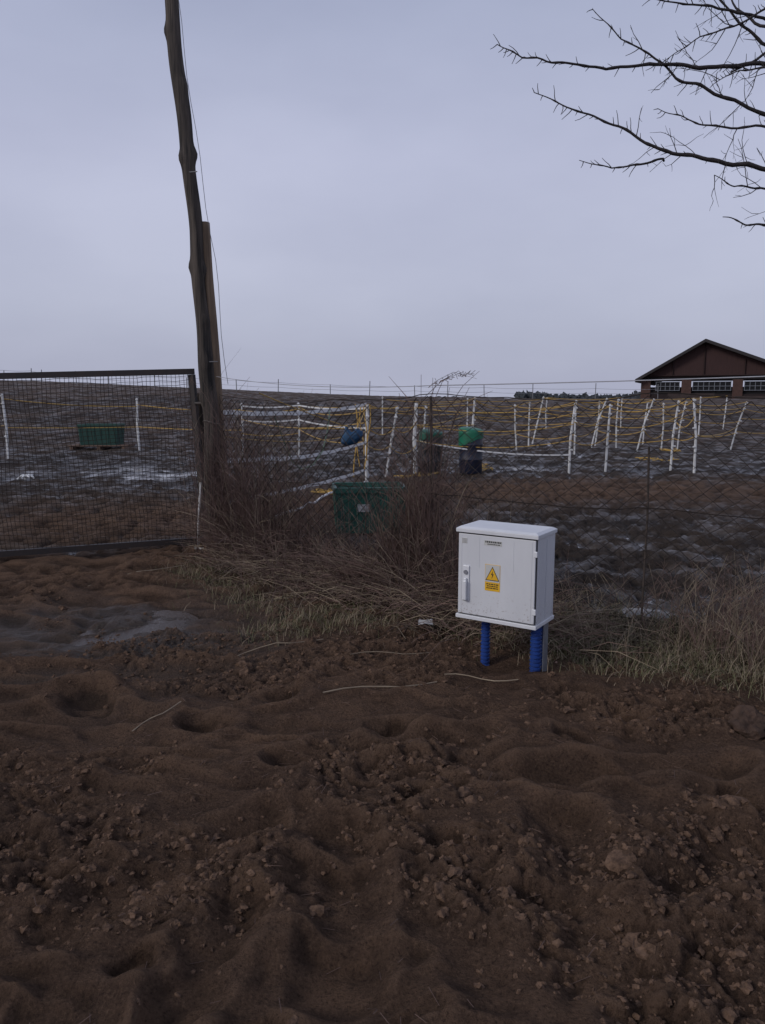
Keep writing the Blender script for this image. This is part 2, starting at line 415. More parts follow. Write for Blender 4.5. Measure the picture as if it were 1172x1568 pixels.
pole=empty('wooden_utility_pole',(0,0,0))
a=Acc();zz=np.arange(-.3,7.2,.04)
px=np.interp(zz,[-.3,0,1.6,2.3,3.0,4.08,4.6,5.5,7.2],[-1.84,-1.84,-1.82,-1.865,-1.905,-1.985,-2.02,-2.075,-2.2])
px=px+.014*np.sin(zz*2.1)+.008*np.sin(zz*6)
rr=np.interp(zz,[0,1.6,3,4.1,5.5,7.2],[.105,.080,.070,.068,.066,.055])
loft(a,[(px[i],8.22,zz[i],rr[i]) for i in range(len(zz))],28,1,((4.05,0.2,.035),(4.0,-2.4,.03),(2.95,3.0,.03),(2.92,.1,.03),(5.2,3.3,.025),(2.0,-1.2,.02),(1.1,-1.4,.025),(1.6,3.3,.03),(4.7,-.5,.02),(2.4,-.7,.015)))
obj('trunk',a,WOOD,pole,smooth=True)
a=Acc();zz=np.arange(-.2,3.42,.06)
loft(a,[(np.interp(z,[0,3.4],[-1.70,-1.845]),8.28,z,.060) for z in zz],12,4);obj('splint',a,WOODL,pole,smooth=True)
a=Acc();pts=[]
for z in np.arange(1.75,7,.25): pts.append((np.interp(z,[1.75,3,4.1,5.5,7],[-1.62,-1.71,-1.85,-2.0,-2.15])+.012*math.sin(z*5),8.12,z))
a.tube(pts,.0028,4)
for z,dx in((3.85,.06),(1.98,.07)):
    x=np.interp(z,[1.6,4.1],[-1.80,-1.985]);a.tube([(x+.03,8.12,z),(x+.05+dx,8.1,z)],.006,5,True)
obj('down_wire',a,simple('wire_grey',(.16,.16,.17),None,.5,metal=.3),pole)
a=Acc()
for z in(1.35,.95): 
    x=-1.79;a.tube([(x+.125*math.cos(t),8.25+.13*math.sin(t),z+.02*math.sin(t*2)) for t in np.linspace(0,6.283,16)],.006,5)
obj('binding_wire',a,simple('binding',(.12,.10,.09),None,.6),pole)

# gate
gate=empty('metal_gate')
GM=simple('gate_painted_steel',(.024,.020,.020),(.040,.026,.021),.6,10,bump=.2,bdist=.002)
def gp(u,v):
    xb=-1.93-3.6*u; yb=8.28-1.42*u
    x=xb-.10*v; zt=1.885-.14*u; zb=.075-.02*u
    return Vector((x,yb,zb+(zt-zb)*v))
a=Acc();
def sqbar(acc,p,q,w,dpt):
    p=Vector(p);q=Vector(q);t=(q-p).normalized();nrm=Vector((.367,.93,0)).cross(t).normalized();d=t.cross(nrm).normalized()
    b=len(acc.v)
    for c in(p,q):
        for s1,s2 in((-1,-1),(1,-1),(1,1),(-1,1)): acc.v.append(tuple(c+nrm*w/2*s1+d*dpt/2*s2))
    acc.f+=[(b,b+1,b+2,b+3),(b+7,b+6,b+5,b+4)]+[(b+k,b+4+k,b+4+(k+1)%4,b+(k+1)%4) for k in range(4)]
sqbar(a,gp(-.008,1),gp(1,1),.058,.05);sqbar(a,gp(-.008,0),gp(1,0),.058,.05)
sqbar(a,gp(0,.018),gp(0,.982),.062,.049);sqbar(a,gp(1,.018),gp(1,.982),.058,.049)
obj('frame',a,GM,gate)
a=Acc();nu=92;nv=40
for i in range(1,nu):
    u=i/nu;j=random.uniform(-.0012,.0012);pts=[]
    for k in range(13):
        v=.01+.98*k/12;p=gp(u+j+.008*mnoise.noise(Vector((u*5,v*3,0)))+.003*mnoise.noise(Vector((u*40,v*9,0))),v);p.y+=.012*mnoise.noise(Vector((u*6,v*4,3)));pts.append(p)
    a.tube(pts,.0028,3)
for k in range(1,nv):
    v0=k/nv;pts=[]
    for i in range(50):
        u=.005+.99*i/49;p=gp(u,v0+.022*mnoise.noise(Vector((u*7,v0*2,9)))+.008*mnoise.noise(Vector((u*30,v0*12,2))));p.y+=.012*mnoise.noise(Vector((u*6,v0*4,3)));pts.append(p)
    a.tube(pts,.0026,3)
obj('mesh',a,simple('gate_wire',(.030,.024,.022),(.055,.038,.028),.75,6,spec=.2),gate)
a=Acc()
for z in(.35,1.55): a.tube([(-1.99,8.25,z),(-1.86,8.2,z)],.018,8,True)
obj('hinge',a,GM,gate)
a=Acc();zz=np.arange(-.2,1.72,.06);loft(a,[(-1.97+.02*math.sin(z*3),8.42,z,.055) for z in zz],12,9)
obj('wooden_gate_post',a,WOOD,None,smooth=True)

# ------------------------------------------------------------ chain link fence
cf=empty('chain_link_fence')
RW=simple('rusty_wire',(.017,.013,.012),(.038,.028,.023),.75,8,spec=.2)
P=[(-1.70,8.10),(.35,5.95),(2.4,4.80),(5.2,3.25)]
seg=[];tot=0
for p,q in zip(P[:-1],P[1:]):
    l=math.hypot(q[0]-p[0],q[1]-p[1]);seg.append((tot,l,p,q));tot+=l
def fp(s):
    for t0,l,p,q in seg:
        if s<=t0+l or (t0,l,p,q)==seg[-1]:
            u=(s-t0)/l;return p[0]+(q[0]-p[0])*u,p[1]+(q[1]-p[1])*u
DW=.125;DH=.100;H0=.03
def fpt(s,z):
    x,y=fp(max(0,s));w=.06*mnoise.noise(Vector((s*1.2,z*1.5,0)))
    sg=-.075*max(0,math.sin(math.pi*min(1,s/2.97)))-.05*max(0,math.sin(math.pi*(s-2.97)/1.66))*(2.97<s<4.63)-.06*max(0,math.sin(math.pi*(s-4.63)/3.2))*(s>4.63)
    topsag=sg+.05*mnoise.noise(Vector((s*1.3,5,5)))+.04
    return (x+w*.5+.018*mnoise.noise(Vector((s*5,z*5,1))),y+w,z+topsag*z/1.6+.014*mnoise.noise(Vector((s*6,z*6,4))))
a=Acc();ncol=int(tot/DW);nrow=int(1.57/(DH/2))
for c_ in range(ncol):
    pts=[]
    for r_ in range(nrow+1):
        s=c_*DW+(DW/2 if r_%2 else 0)+.001
        pts.append(fpt(s+ (DW/4),H0+r_*DH/2))
    a.tube(pts,.0038,4)
    pts=[]
    for r_ in range(nrow+1):
        s=c_*DW+(0 if r_%2 else DW/2)-DW/2
        pts.append(fpt(s+(DW/4),H0+r_*DH/2))
    a.tube(pts,.0038,4)
for z in(.08,.85,1.6):
    a.tube([fpt(s,z) for s in np.arange(0,tot,.12)],.0034,4)
obj('mesh',a,RW,cf)
a=Acc()
for s,h,r in((3.0,1.62,.010),(4.63,1.28,.008),(7.9,1.65,.02)):
    x,y=fp(s);a.tube([(x,y+.03,-.2),(x+.01,y+.035,.8),(x-.005,y+.03,h)],r,8,True)
obj('posts',a,simple('rusty_post',(.07,.05,.04),(.03,.024,.02),.8,20,bump=.4),cf)
a=Acc();a.tube(sag((.37,5.98,1.70),(5.2,3.3,1.86),.03,12),.004,5);a.tube(sag((-1.75,8.2,1.83),(.37,5.98,1.70),.05,12),.003,5);obj('top_wire',a,simple('pale_wire',(.40,.40,.43),None,.5),cf)

# ------------------------------------------------------------ electric fence
ef=empty('electric_fence')
PW=simple('white_plastic_post',(.72,.72,.72),(.50,.50,.50),.55,6)
PY=simple('yellow_rope',(.58,.36,.08),(.40,.25,.06),.7,10)
PT=simple('white_tape',(.76,.76,.76),(.58,.58,.59),.6,10)
posts=[(-.3,14.5,.02,1.55,.032),(.05,15.5,.25,1.5,.022),(.72,16.5,.0,1.62,.043),(.93,17.5,.05,1.5,.022),(2.6,22,.02,1.7,.034),
(4.2,24,-.1,1.5,.024),(4.75,25,.0,1.5,.024),(5.05,26,.35,1.55,.024),(4.02,16.5,.08,1.55,.026),(5.5,22,.0,1.6,.024),(6.5,24,.45,1.5,.024),(6.9,25,.1,1.5,.024),
(4.95,17,.05,1.52,.026),(7.3,24,.0,1.55,.024),(7.6,23,.45,1.5,.024),(8.8,26,.1,1.5,.024),(8.7,24,.0,1.5,.024),(6.32,16.8,.1,1.52,.026),(9.2,24,.2,1.5,.024),
(6.72,16.5,-.1,1.55,.028),(12.3,30,0,1.6,.028),(11.3,25,.45,1.6,.026),(14.5,27,.1,1.5,.024),
(-10.0,20.5,-.05,1.75,.038),(-7.6,24,0,1.6,.038),(-3.85,21,.03,1.5,.026),(-2.3,21,.02,1.5,.026),(-14,21,0,1.6,.025),(3.4,31,0,1.4,.025),(7,33,0,1.4,.025),(10.5,34,0,1.4,.025),(15,34,.1,1.4,.025),(0,30,0,1.4,.025)]
a=Acc();tops={}
for i,(x,y,l,h,r) in enumerate(posts):
    z=gz(x,y);k=random.uniform(-.04,.04);h*=random.uniform(.96,1.04)
    a.tube([(x,y,z-.1),(x+l*.45+k,y,z+h*.5),(x+l,y,z+h)],[r,r,r*.8],6,True)
    for t in(.35,.6,.85,.97): a.tube([(x+l*t-.035,y-.03,z+h*t),(x+l*t+.035,y-.03,z+h*t)],.02,5,True)
    tops[i]=(x,y,z,l,h)
obj('posts',a,PW,ef)
def pt(i,f):
    x,y,z,l,h=tops[i];return (x+l*f,y-.03,z+h*f)
def run(acc,ids,fr,s=.05,r=.008,jit=.05):
    for p,q in zip(ids[:-1],ids[1:]):
        acc.tube(sag(pt(p,min(1,fr+random.uniform(-jit,jit))),pt(q,min(1,fr+random.uniform(-jit,jit))),random.uniform(.2,1.6)*s,7),r,4)
a=Acc()
for fr in(.97,.72,.48): run(a,[0,1,2,8,12,17,19],fr,.10,.009)
for fr in(.97,.8,.6,.4): run(a,[4,5,9,10,14,16,18,21,22],fr,.12,.011)
for fr in(.95,.7): run(a,[2,4,6,7,11,13,15,20],fr,.14,.011)
for fr in(.88,.50): run(a,[27,23,24,25,26,4],fr,.05,.012)
for fr in(.95,.6): run(a,[32,28,29,30,31],fr,.1,.012)
for fr in(.9,.5): run(a,[19,21],fr,.1,.010)
run(a,[26,0],.9,.1,.010);run(a,[26,0],.55,.1,.010);run(a,[25,0],.75,.15,.009)
for k in range(5):
    x0=-.5+.06*k;a.tube([(x0+.04*math.sin(t*5+k*1.7),14.3,1.5-(1.35-.2*k%.5)*t) for t in np.linspace(0,1,10)],.010,4)
a.tube(sag((-1.35,8.5,1.66),(-.40,10.9,1.18),.02,8),.007,4)
a.tube(sag((-.40,10.9,1.18),(-.3,14.4,1.5),.08,8),.007,4)
a.tube(sag((-1.8,8.4,1.2),(-.3,14.4,1.0),.12,10),.006,4)
for cx_,cy_ in((.5,16.),(-.9,12.6),(8.7,23),(2.1,17.5),(6.6,20)):
    for _ in range(2):
        c0=(cx_+random.gauss(0,.25),cy_+random.gauss(0,.3));pts=[]
        for t in np.linspace(0,7,22):
            rr_=.10+.02*t*random.uniform(.6,1.2);x=c0[0]+rr_*math.cos(t*1.7)*1.4;y=c0[1]+rr_*math.sin(t*1.7);pts.append((x,y,gz(x,y)+.02+.03*random.random()))
        a.tube(pts,.010,4)
obj('yellow_rope',a,PY,ef)
a=Acc()
for za,zb,s in((1.45,1.50,.07),(.93,.80,.10),(.46,.28,.05)):
    pl=sag((-1.75,8.5,za),(-.3,14.45,zb),s,24)
    pl=[p+Vector((0,0,.018*mnoise.noise(Vector((i*.5,za*9,0))))) for i,p in enumerate(pl)]
    a.ribbon(pl,.052)
for fr in(.95,.7): 
    for p,q in((25,26),(26,0)): a.ribbon(sag(pt(p,fr),pt(q,fr),.05),.036)
a.ribbon(sag(pt(2,.5),pt(8,.28),.1),.030)
obj('white_tape',a,PT,ef)
a=Acc();pl=[]
for t in np.linspace(0,1,14):
    x=-1.55+1.2*t;y=9.6+4.6*t;pl.append((x+.06*math.sin(t*9),y,gz(x,y)+.05+.02*math.sin(t*14)))
a.tube(pl,.018,6);obj('white_hose',a,PT,ef)
a=Acc();a.tube([(-1.2,8.6,1.40),(-1.15,9,1.1),(-1.08,9.2,.85),(-.98,9.3,.75),(-.85,9.4,.80),(-.75,9.6,.95),(-.70,9.8,1.2),(-.68,10,1.45)],.007,5)
obj('green_line',a,simple('pale_green_line',(.12,.18,.12),None,.6),ef)

for nm,lst,h in(('paddock_fence',[(-33,57),(-28.2,58),(-26.6,59),(-25.4,58),(-22.8,58),(-20.4,58),(-17,58),(-14.6,58),(-12.4,58),(-10.7,57),(-7.8,58),(-3.9,58),(-1,59),(2.5,60),(5,60),(8,61),(12,62),(17,62),(22,62)],1.1),):
    e=empty(nm);a=Acc();bq=Acc();pr=None
    for i,(x,y) in enumerate(lst):
        hh=h*random.uniform(.7,1.15);z=gz(x,y);a.tube([(x,y,z-.2),(x+random.uniform(-.05,.05),y,z+hh)],.032,5,True)
        if pr:
            for t in(.9,.5): bq.tube(sag((pr[0],pr[1],pr[2]+h*t*.8),(x,y,z+h*t*.8),.05,5),.012,3)
        pr=(x,y,z)
    obj('posts',a,simple('far_post',(.20,.20,.21),None,.7),e);obj('wires',bq,simple('far_wire',(.3,.3,.33),None,.6),e)

# ------------------------------------------------------------ bins
GRN=simple('green_plastic',(.018,.100,.074),(.014,.070,.054),.5,4,bump=.05)
def pbox(name,x,y,w,dp,h,rot,m,lift=0):
    e=empty(name,(x,y,gz(x,y)+lift-.02),rot);a=Acc();s=.92
    def ring(k,z,o=0): return [(-w/2*k-o,-dp/2*k-o,z),(w/2*k+o,-dp/2*k-o,z),(w/2*k+o,dp/2*k+o,z),(-w/2*k-o,dp/2*k+o,z)]
    R=[ring(s,.0),ring(s+.06,h-.07),ring(s+.06,h-.07,.022),ring(s+.06,h,.022),ring(s+.06,h,-.02),ring(s-.02,.05,-.02)]
    for r_ in R:a.v+=r_
    for i in range(5):
        for k in range(4): a.f.append((i*4+k,i*4+(k+1)%4,i*4+4+(k+1)%4,i*4+4+k))
    a.f.append((20,21,22,23));obj('shell',a,m,e,bevel=.006)
    a=Acc()
    for i in range(6):
        xx=-w*.42+i*w*.84/5;a.tube([(xx,-dp/2*s-.002,.03),(xx*1.04,-dp/2*(s+.06)-.004,h-.08)],.010,4)
        yy=-dp*.40+i*dp*.8/5;a.tube([(-w/2*s-.002,yy,.03),(-w/2*(s+.06)-.004,yy*1.04,h-.08)],.010,4)
        a.tube([(w/2*s+.002,yy,.03),(w/2*(s+.06)+.004,yy*1.04,h-.08)],.010,4)
    obj('ribs',a,m,e);return e
e=pbox('green_plastic_bin',-.17,9.4,.86,.62,.56,.10,GRN)
a=Acc();a.box(-.16,-.02,-.322,-.312,.27,.36);obj('label',a,simple('bin_label',(.55,.56,.56),(.2,.2,.2),.6,30),e)
e=pbox('green_plastic_crate',-9.1,25,1.25,.9,.66,.05,simple('green_crate',(.013,.062,.047),None,.6),.12)
a=Acc()
for i in range(5): a.box(-.9,.9,-.62+i*.27,-.48+i*.27,-.03,.0)
for x in(-.85,0,.78): a.box(x,x+.1,-.6,.6,-.14,-.032)
obj('pallet',a,simple('pallet_wood',(.17,.11,.08),None,.9,12),e)

NAVY=simple('navy_barrel',(.010,.014,.040),(.015,.018,.03),.5,5)
TEAL=simple('green_tarp_cover',(.008,.17,.090),(.006,.10,.055),.5,4,bump=.3)
def barrel(name,x,y,lean,m,m2,gf):
    e=empty(name,(x,y,gz(x,y)-.03));e.rotation_euler=(0,lean,random.random());R=.25
    pr=[(.23,0),(R,.03),(R,.28),(R+.012,.30),(R+.012,.32),(R,.34),(R,.60),(R+.012,.62),(R+.012,.64),(R,.66),(R,.90),(R-.02,.94),(R-.035,.94),(R-.035,.86),(.0,.86)]
    a=Acc();a.lathe(pr,32);obj('drum',a,m,e,smooth=True)
    a=Acc();n=40
    for i,zb in enumerate((0,.25,.5,.75,1)):
        for k in range(n):
            an=2*math.pi*k/n;lo=gf+.06*mnoise.noise(Vector((math.cos(an)*2+x,math.sin(an)*2,0)))+.09*math.cos(an*1+1);rr=R+.018+.006*mnoise.noise(Vector((an*3,i,x)))
            a.v.append((rr*math.cos(an),rr*math.sin(an),lo+(.95+.03*math.sin(an)-lo)*zb))
    for k in range(n):
        an=2*math.pi*k/n;a.v.append(((R-.04)*math.cos(an),(R-.04)*math.sin(an),.975+.03*math.sin(an)))
    a.v.append((0,0,.985));
    for i in range(5):
        for k in range(n):
            k2=(k+1)%n;a.f.append((i*n+k,i*n+k2,(i+1)*n+k2,(i+1)*n+k))
    for k in range(n): a.f.append((5*n+k,5*n+(k+1)%n,6*n))
    obj('cover',a,m2,e,smooth=True)
barrel('plastic_barrel',1.92,16.7,.0,NAVY,TEAL,.68)
barrel('plastic_barrel',1.03,16.9,.05,simple('dark_barrel',(.022,.022,.026),(.04,.04,.045),.6,3),simple('green_cover_dull',(.008,.095,.056),None,.5,4),.76)
BC=simple('blue_bag_fabric',(.012,.070,.16),(.008,.040,.095),.6,6,bump=.5)
e=empty('blue_bag',(-.43,10.8,1.06));bm=bmesh.new();bmesh.ops.create_icosphere(bm,subdivisions=4,radius=1)
for v in bm.verts:
    p=v.co.copy();x=p.x*.150;y=p.y*.08;z=p.z*(.10+.03*max(0,p.x))
    lobe=math.exp(-((p.x+.5)/.22)**2)*max(0,p.z);z+=.12*lobe;x-=.02*lobe
    z-=.03*math.exp(-((p.x-.05)/.2)**2)*max(0,p.z)
    k=1+.14*mnoise.noise(p*2.3)+.08*mnoise.noise(p*6);v.co=Vector((x*k,y*k,(z+x*.3)*k))
me=bpy.data.meshes.new('bag');bm.to_mesh(me);bm.free();me.materials.append(BC)
for p_ in me.polygons:p_.use_smooth=True
o=bpy.data.objects.new('bag',me);COL.objects.link(o);o.parent=e
a=Acc();a.tube([(-.07,0,.12),(-.05,.01,.17),(.0,.04,.16),(.03,.05,.10),(.06,.0,.07)],.009,6);a.tube([(-.06,-.05,.1),(-.02,-.08,.0),(.03,-.07,-.07)],.006,5);obj('strap',a,BC,e)
a=Acc();a.tube([(-1.97,8.02,-.1),(-1.95,8.05,.35),(-1.93,8.1,.72)],.014,6,True);a.tube([(-2.0,8.02,.03),(-1.9,8.02,.02)],.012,5,True);obj('white_plastic_stake',a,PW)
e=empty('knotted_white_rope',(-7.0,15.0,gz(-7,15)+.02));a=Acc()
for k in range(7):
    an=k*.9;a.tube([(0,0,.04),(.07*math.cos(an),.05*math.sin(an),.12),(.17*math.cos(an),.1*math.sin(an),.02+.1*random.random())],.02,5,True)
obj('strands',a,PT,e)
x,y=.30,5.22;z=gz(x,y)+.05
a=Acc();a.v=[(-.05,-.02,0),(.0,-.028,.012),(.055,-.02,.0),(.05,.03,.03),(.0,.03,.022),(-.045,.028,.03)];a.f=[(0,1,4,5),(1,2,3,4)]
obj('paper_scrap',a,simple('paper',(.55,.55,.55),None,.8),loc=(x,y,z))

# ------------------------------------------------------------ vegetation
BR=simple('bramble_stem',(.22,.140,.110),(.080,.052,.044),.8,5)
ST=simple('dry_straw',(.36,.285,.195),(.18,.135,.095),.8,4)
GG=simple('grass_green',(.095,.105,.040),(.17,.145,.080),.8,3)
def stem(acc,x,y,z,h,az,lean,r,wob=.05,n=6,branch=0):
    pts=[];d=Vector((math.cos(az),math.sin(az),0));p=Vector((x,y,z));dx=random.uniform(-1,1);dy=random.uniform(-1,1)
    for i in range(n):
        t=i/(n-1);w=Vector((dx*math.sin(t*4+dy),dy*math.sin(t*5+dx),0))*wob*t
        pts.append(p+Vector((0,0,h*(t-.45*lean*t*t)))+d*(h*lean*t**1.6)+w)
    acc.tube(pts,[r*(1-.6*i/(n-1)) for i in range(n)],3)
    for _ in range(branch):
        i=random.randint(1,n-2);q=pts[i];az2=random.random()*6.28;l=h*random.uniform(.12,.35)
        e_=q+Vector((math.cos(az2)*l*.6,math.sin(az2)*l*.6,l*random.uniform(.3,.9)))
        acc.tube([q,q.lerp(e_,.5)+Vector((0,0,l*.08)),e_],[r*.6,r*.5,r*.3],3)
bt=Acc();ds=Acc();gg=Acc()
def put(n,fx): return [fx() for _ in range(n)]
def zs(L): 
    A=np.array(L);return gzs(A[:,0],A[:,1])
def f1():
    s=random.random()**.9*3.75;x,y=fp(s);o=random.gauss(-.12,.24);return (x+random.gauss(0,.1),y+o)
L=put(3500,f1);zz=zs(L)
for (x,y),z in zip(L,zz):
    h=random.uniform(.15,.60)*(1+.7*gau(x,y,-1.4,7.7,.55,.7)+.35*gau(x,y,.3,6,.35,.5))
    stem(bt if random.random()<.80 else ds,x,y,z-.02,h,random.random()*6.28,random.uniform(.1,1.3),random.uniform(.0018,.0036),.06,6,random.choice((0,1,2)))
for cx_,cy_,sx,n,hm in((-1.5,7.9,.2,300,1.75),(-1.15,7.5,.25,270,1.45),(-.8,7.15,.25,160,1.0),(.35,5.95,.09,170,1.55),(.20,6.1,.17,210,1.25),(-.2,6.4,.3,120,.62),(.6,5.75,.14,100,.95)):
    L=[(random.gauss(cx_,sx),random.gauss(cy_,.12)) for _ in range(n)]
    for (x,y),z in zip(L,zs(L)): stem(bt if random.random()<.88 else ds,x,y,z-.02,hm*random.uniform(.35,1.05),random.random()*6.28,random.uniform(0,.35),random.uniform(.002,.0042),.06,8,3)
for az,h,ln in((0.2,1.78,.12),(.5,1.8,.05),(3.3,1.72,.1),(2.9,1.8,.02),(0,1.74,.16),(1.5,1.6,.03),(4,1.65,.06),(3.1,1.5,.15)): stem(bt,.33,5.95,0,h,az,ln,.0050,.05,10,10)
for q in((.40,.62,1.80),(.36,.72,1.79)):
    bt.tube([(q[0]-.02,5.93,1.55),(q[0]+.06,5.93,1.74),(q[0]+.18,5.93,q[2]+.01),(q[1],5.93,q[2]-.04)],[.003,.0026,.002,.001],3)
for _ in range(60):
    t=random.random();x=.36+.32*t;z=1.68+.11*t**.5;bt.tube([(x,5.93,z),(x+random.uniform(-.02,.04),5.93+random.uniform(-.02,.02),z+random.uniform(-.02,.03))],[.0018,.0022],3)
def f2():
    s=random.uniform(.2,4.1);x,y=fp(s);return (x+random.gauss(0,.15),y+random.gauss(-.36,.26))
L=put(2800,f2)
for (x,y),z in zip(L,zs(L)):
    l=random.uniform(.10,.5);az=random.gauss(-.6,1.2)+(math.pi if random.random()<.5 else 0);c_=Vector((x,y,z+random.uniform(.0,.10)));d=Vector((math.cos(az),math.sin(az),random.uniform(-.12,.5)))*l
    (ds if random.random()<.42 else bt).tube([c_,c_+d*.5+Vector((0,0,l*.1)),c_+d],[.0024,.0020,.0012],3)
for p,q,r_ in(((-.32,3.93),(.31,4.17),.0036),((-1.25,3.63),(-1.08,3.9),.003),((.36,4.28),(.78,4.20),.003),((-1.0,4.75),(-.4,5.0),.003),((-.2,4.6),(.3,4.75),.0025),((-2.6,6.6),(-1.9,7.2),.004)):
    pts=[]
    for t in np.linspace(0,1,7):
        x=p[0]+(q[0]-p[0])*t;y=p[1]+(q[1]-p[1])*t+.03*math.sin(t*7);pts.append((x,y,gz(x,y)+.012))
    zl=np.interp(np.linspace(0,1,7),[0,.5,1],[pts[0][2],max(c[2] for c in pts)-.01,pts[-1][2]])
    ds.tube([(c[0],c[1],float(z_)) for c,z_ in zip(pts,zl)],r_,5)
for _ in range(500):
    x=random.uniform(-2.2,2.2);y=random.uniform(1.6,5.2)
    if y>fence_y(x)-.3: continue
    l=random.uniform(.02,.07);az=random.random()*6.28;z=gz(x,y)+.006
    bt.tube([(x,y,z),(x+l*math.cos(az),y+l*math.sin(az),z+random.uniform(-.003,.012))],.0010,3)
def f3():
    s=random.uniform(4.0,7.6);x,y=fp(s);return (x+random.gauss(0,.1),y+random.gauss(-.14,.30))
L=put(7500,f3)
for (x,y),z in zip(L,zs(L)):
    (ds if random.random()<.5 else gg).blade((x,y,z-.01),random.uniform(.06,.30),random.uniform(.0012,.0026),random.gauss(-1.8,1.5),random.uniform(.3,1.7))
L=put(380,f3)
for (x,y),z in zip(L,zs(L)): stem(bt if random.random()<.6 else ds,x,y,z-.01,random.uniform(.2,.65),random.random()*6.28,random.uniform(.1,.9),.0022,.05,6,2)
L=[(random.gauss(2.25,.22),random.gauss(4.72,.2)) for _ in range(200)]
for (x,y),z in zip(L,zs(L)): stem(ds if random.random()<.35 else bt,x,y,z-.01,random.uniform(.25,.75),random.random()*6.28,random.uniform(.05,.5),.0026,.05,7,3)
cl=[(-.95,6.0),(-1.25,6.4),(-.55,5.6),(-1.55,6.8),(-.75,5.35),(-.35,5.5),(.0,5.35),(1.25,4.72),(1.45,4.6),(1.7,4.45),(2.0,4.3),(2.3,4.05),(.6,5.3),(1.0,5.0),(-1.75,7.1),(2.6,3.9),(1.1,4.85)]
for cx_,cy_ in cl:
    L=[(random.gauss(cx_,.17),random.gauss(cy_,.14)) for _ in range(420)]
    for (x,y),z in zip(L,zs(L)): (gg if random.random()<.62 else ds).blade((x,y,z-.008),random.uniform(.03,.13),random.uniform(.001,.0022),random.random()*6.28,random.uniform(.2,1.4))
L=put(1500,f2)
for (x,y),z in zip(L,zs(L)):
    z+=.01;a_=random.random()*6.28;r=random.uniform(.006,.016);b=len(bt.v)
    bt.v+=[(x+r*math.cos(a_),y+r*math.sin(a_),z+.006),(x-r*.5*math.sin(a_),y+r*.5*math.cos(a_),z+.012),(x-r*math.cos(a_),y-r*math.sin(a_),z),(x+r*.5*math.sin(a_),y-r*.5*math.cos(a_),z)];bt.f.append((b,b+1,b+2,b+3))
obj('bramble_thicket',bt,BR);obj('dry_grass',ds,ST);obj('green_grass',gg,GG)

# ------------------------------------------------------------ TREE (trunk right of the view)
tr=empty('bare_tree');BK=simple('tree_bark',(.034,.026,.026),(.014,.011,.011),.85,20,bump=.5)
a=Acc()
trunk=[(3.75,5.2,-.2,.16),(3.74,5.2,.6,.13),(3.68,5.18,1.4,.115),(3.62,5.15,2.2,.10),(3.58,5.1,3.0,.08),(3.5,5.12,3.8,.055),(3.52,5.2,4.8,.035),(3.6,5.25,5.8,.012)]
tt=[]
for p,q in zip(trunk[:-1],trunk[1:]):
    for k in range(6): tt.append([p[j]+(q[j]-p[j])*k/6 for j in range(4)])
a.tube([t[:3] for t in tt],[t[3] for t in tt],12)
def grow(p,d,l,r,depth):
    n=max(3,int(l/.05));pts=[Vector(p)];d=Vector(d).normalized()
    for i in range(n):
        d=(d+Vector((random.gauss(0,.16),random.gauss(0,.16),random.gauss(.03,.14)))).normalized();pts.append(pts[-1]+d*l/n)
    a.tube(pts,[r*(1-.55*i/n) for i in range(n+1)],4)
    if depth>0:
        for _ in range(int(l/.085)+1):
            i=random.randint(1,n);dd=(d+Vector((random.gauss(0,.8),random.gauss(0,.6),random.gauss(.1,.8)))).normalized()
            grow(pts[i],dd,l*random.uniform(.15,.5),r*.6,depth-1)
    return pts
BRS=[([(.686,3.707),(.845,3.63),(1.084,3.61),(1.36,3.585),(1.715,3.625),(1.95,3.60),(2.31,3.63),(2.9,3.5),(3.55,3.15)],.0024,.013,1.0),
([(1.27,3.93),(1.455,3.765),(1.63,3.69),(1.80,3.55),(2.0,3.48),(2.34,3.34),(2.9,3.1),(3.58,2.7)],.0022,.012,.9),
([(.93,3.455),(1.13,3.355),(1.38,3.27),(1.60,3.16),(1.77,3.08),(2.01,3.04),(2.36,2.99),(2.95,2.8),(3.6,2.4)],.0024,.014,1.0),
([(1.225,3.065),(1.43,3.02),(1.61,3.04),(1.77,3.08)],.002,.007,.7),
([(1.69,3.36),(1.875,3.29),(2.06,3.24),(2.35,3.24),(2.9,3.05),(3.58,2.75)],.002,.009,.8),
([(2.12,2.72),(2.26,2.68),(2.39,2.67),(3.0,2.5),(3.62,2.15)],.0024,.010,.4),
([(1.52,3.97),(1.74,3.94),(1.975,3.925),(2.3,3.88),(2.9,3.6),(3.55,3.2)],.0022,.010,1.),
([(1.9,4.12),(2.135,3.895),(2.315,3.745),(2.8,3.5),(3.56,3.1)],.004,.014,1.4),
([(2.07,2.98),(2.2,2.92),(2.37,2.90),(2.9,2.8)],.002,.007,.6),
([(1.70,3.62),(1.9,3.74),(2.1,3.80),(2.3,3.90),(2.9,3.7)],.002,.007,1.3),
([(2.0,3.48),(2.15,3.56),(2.3,3.56),(2.6,3.4)],.002,.006,1.3)]
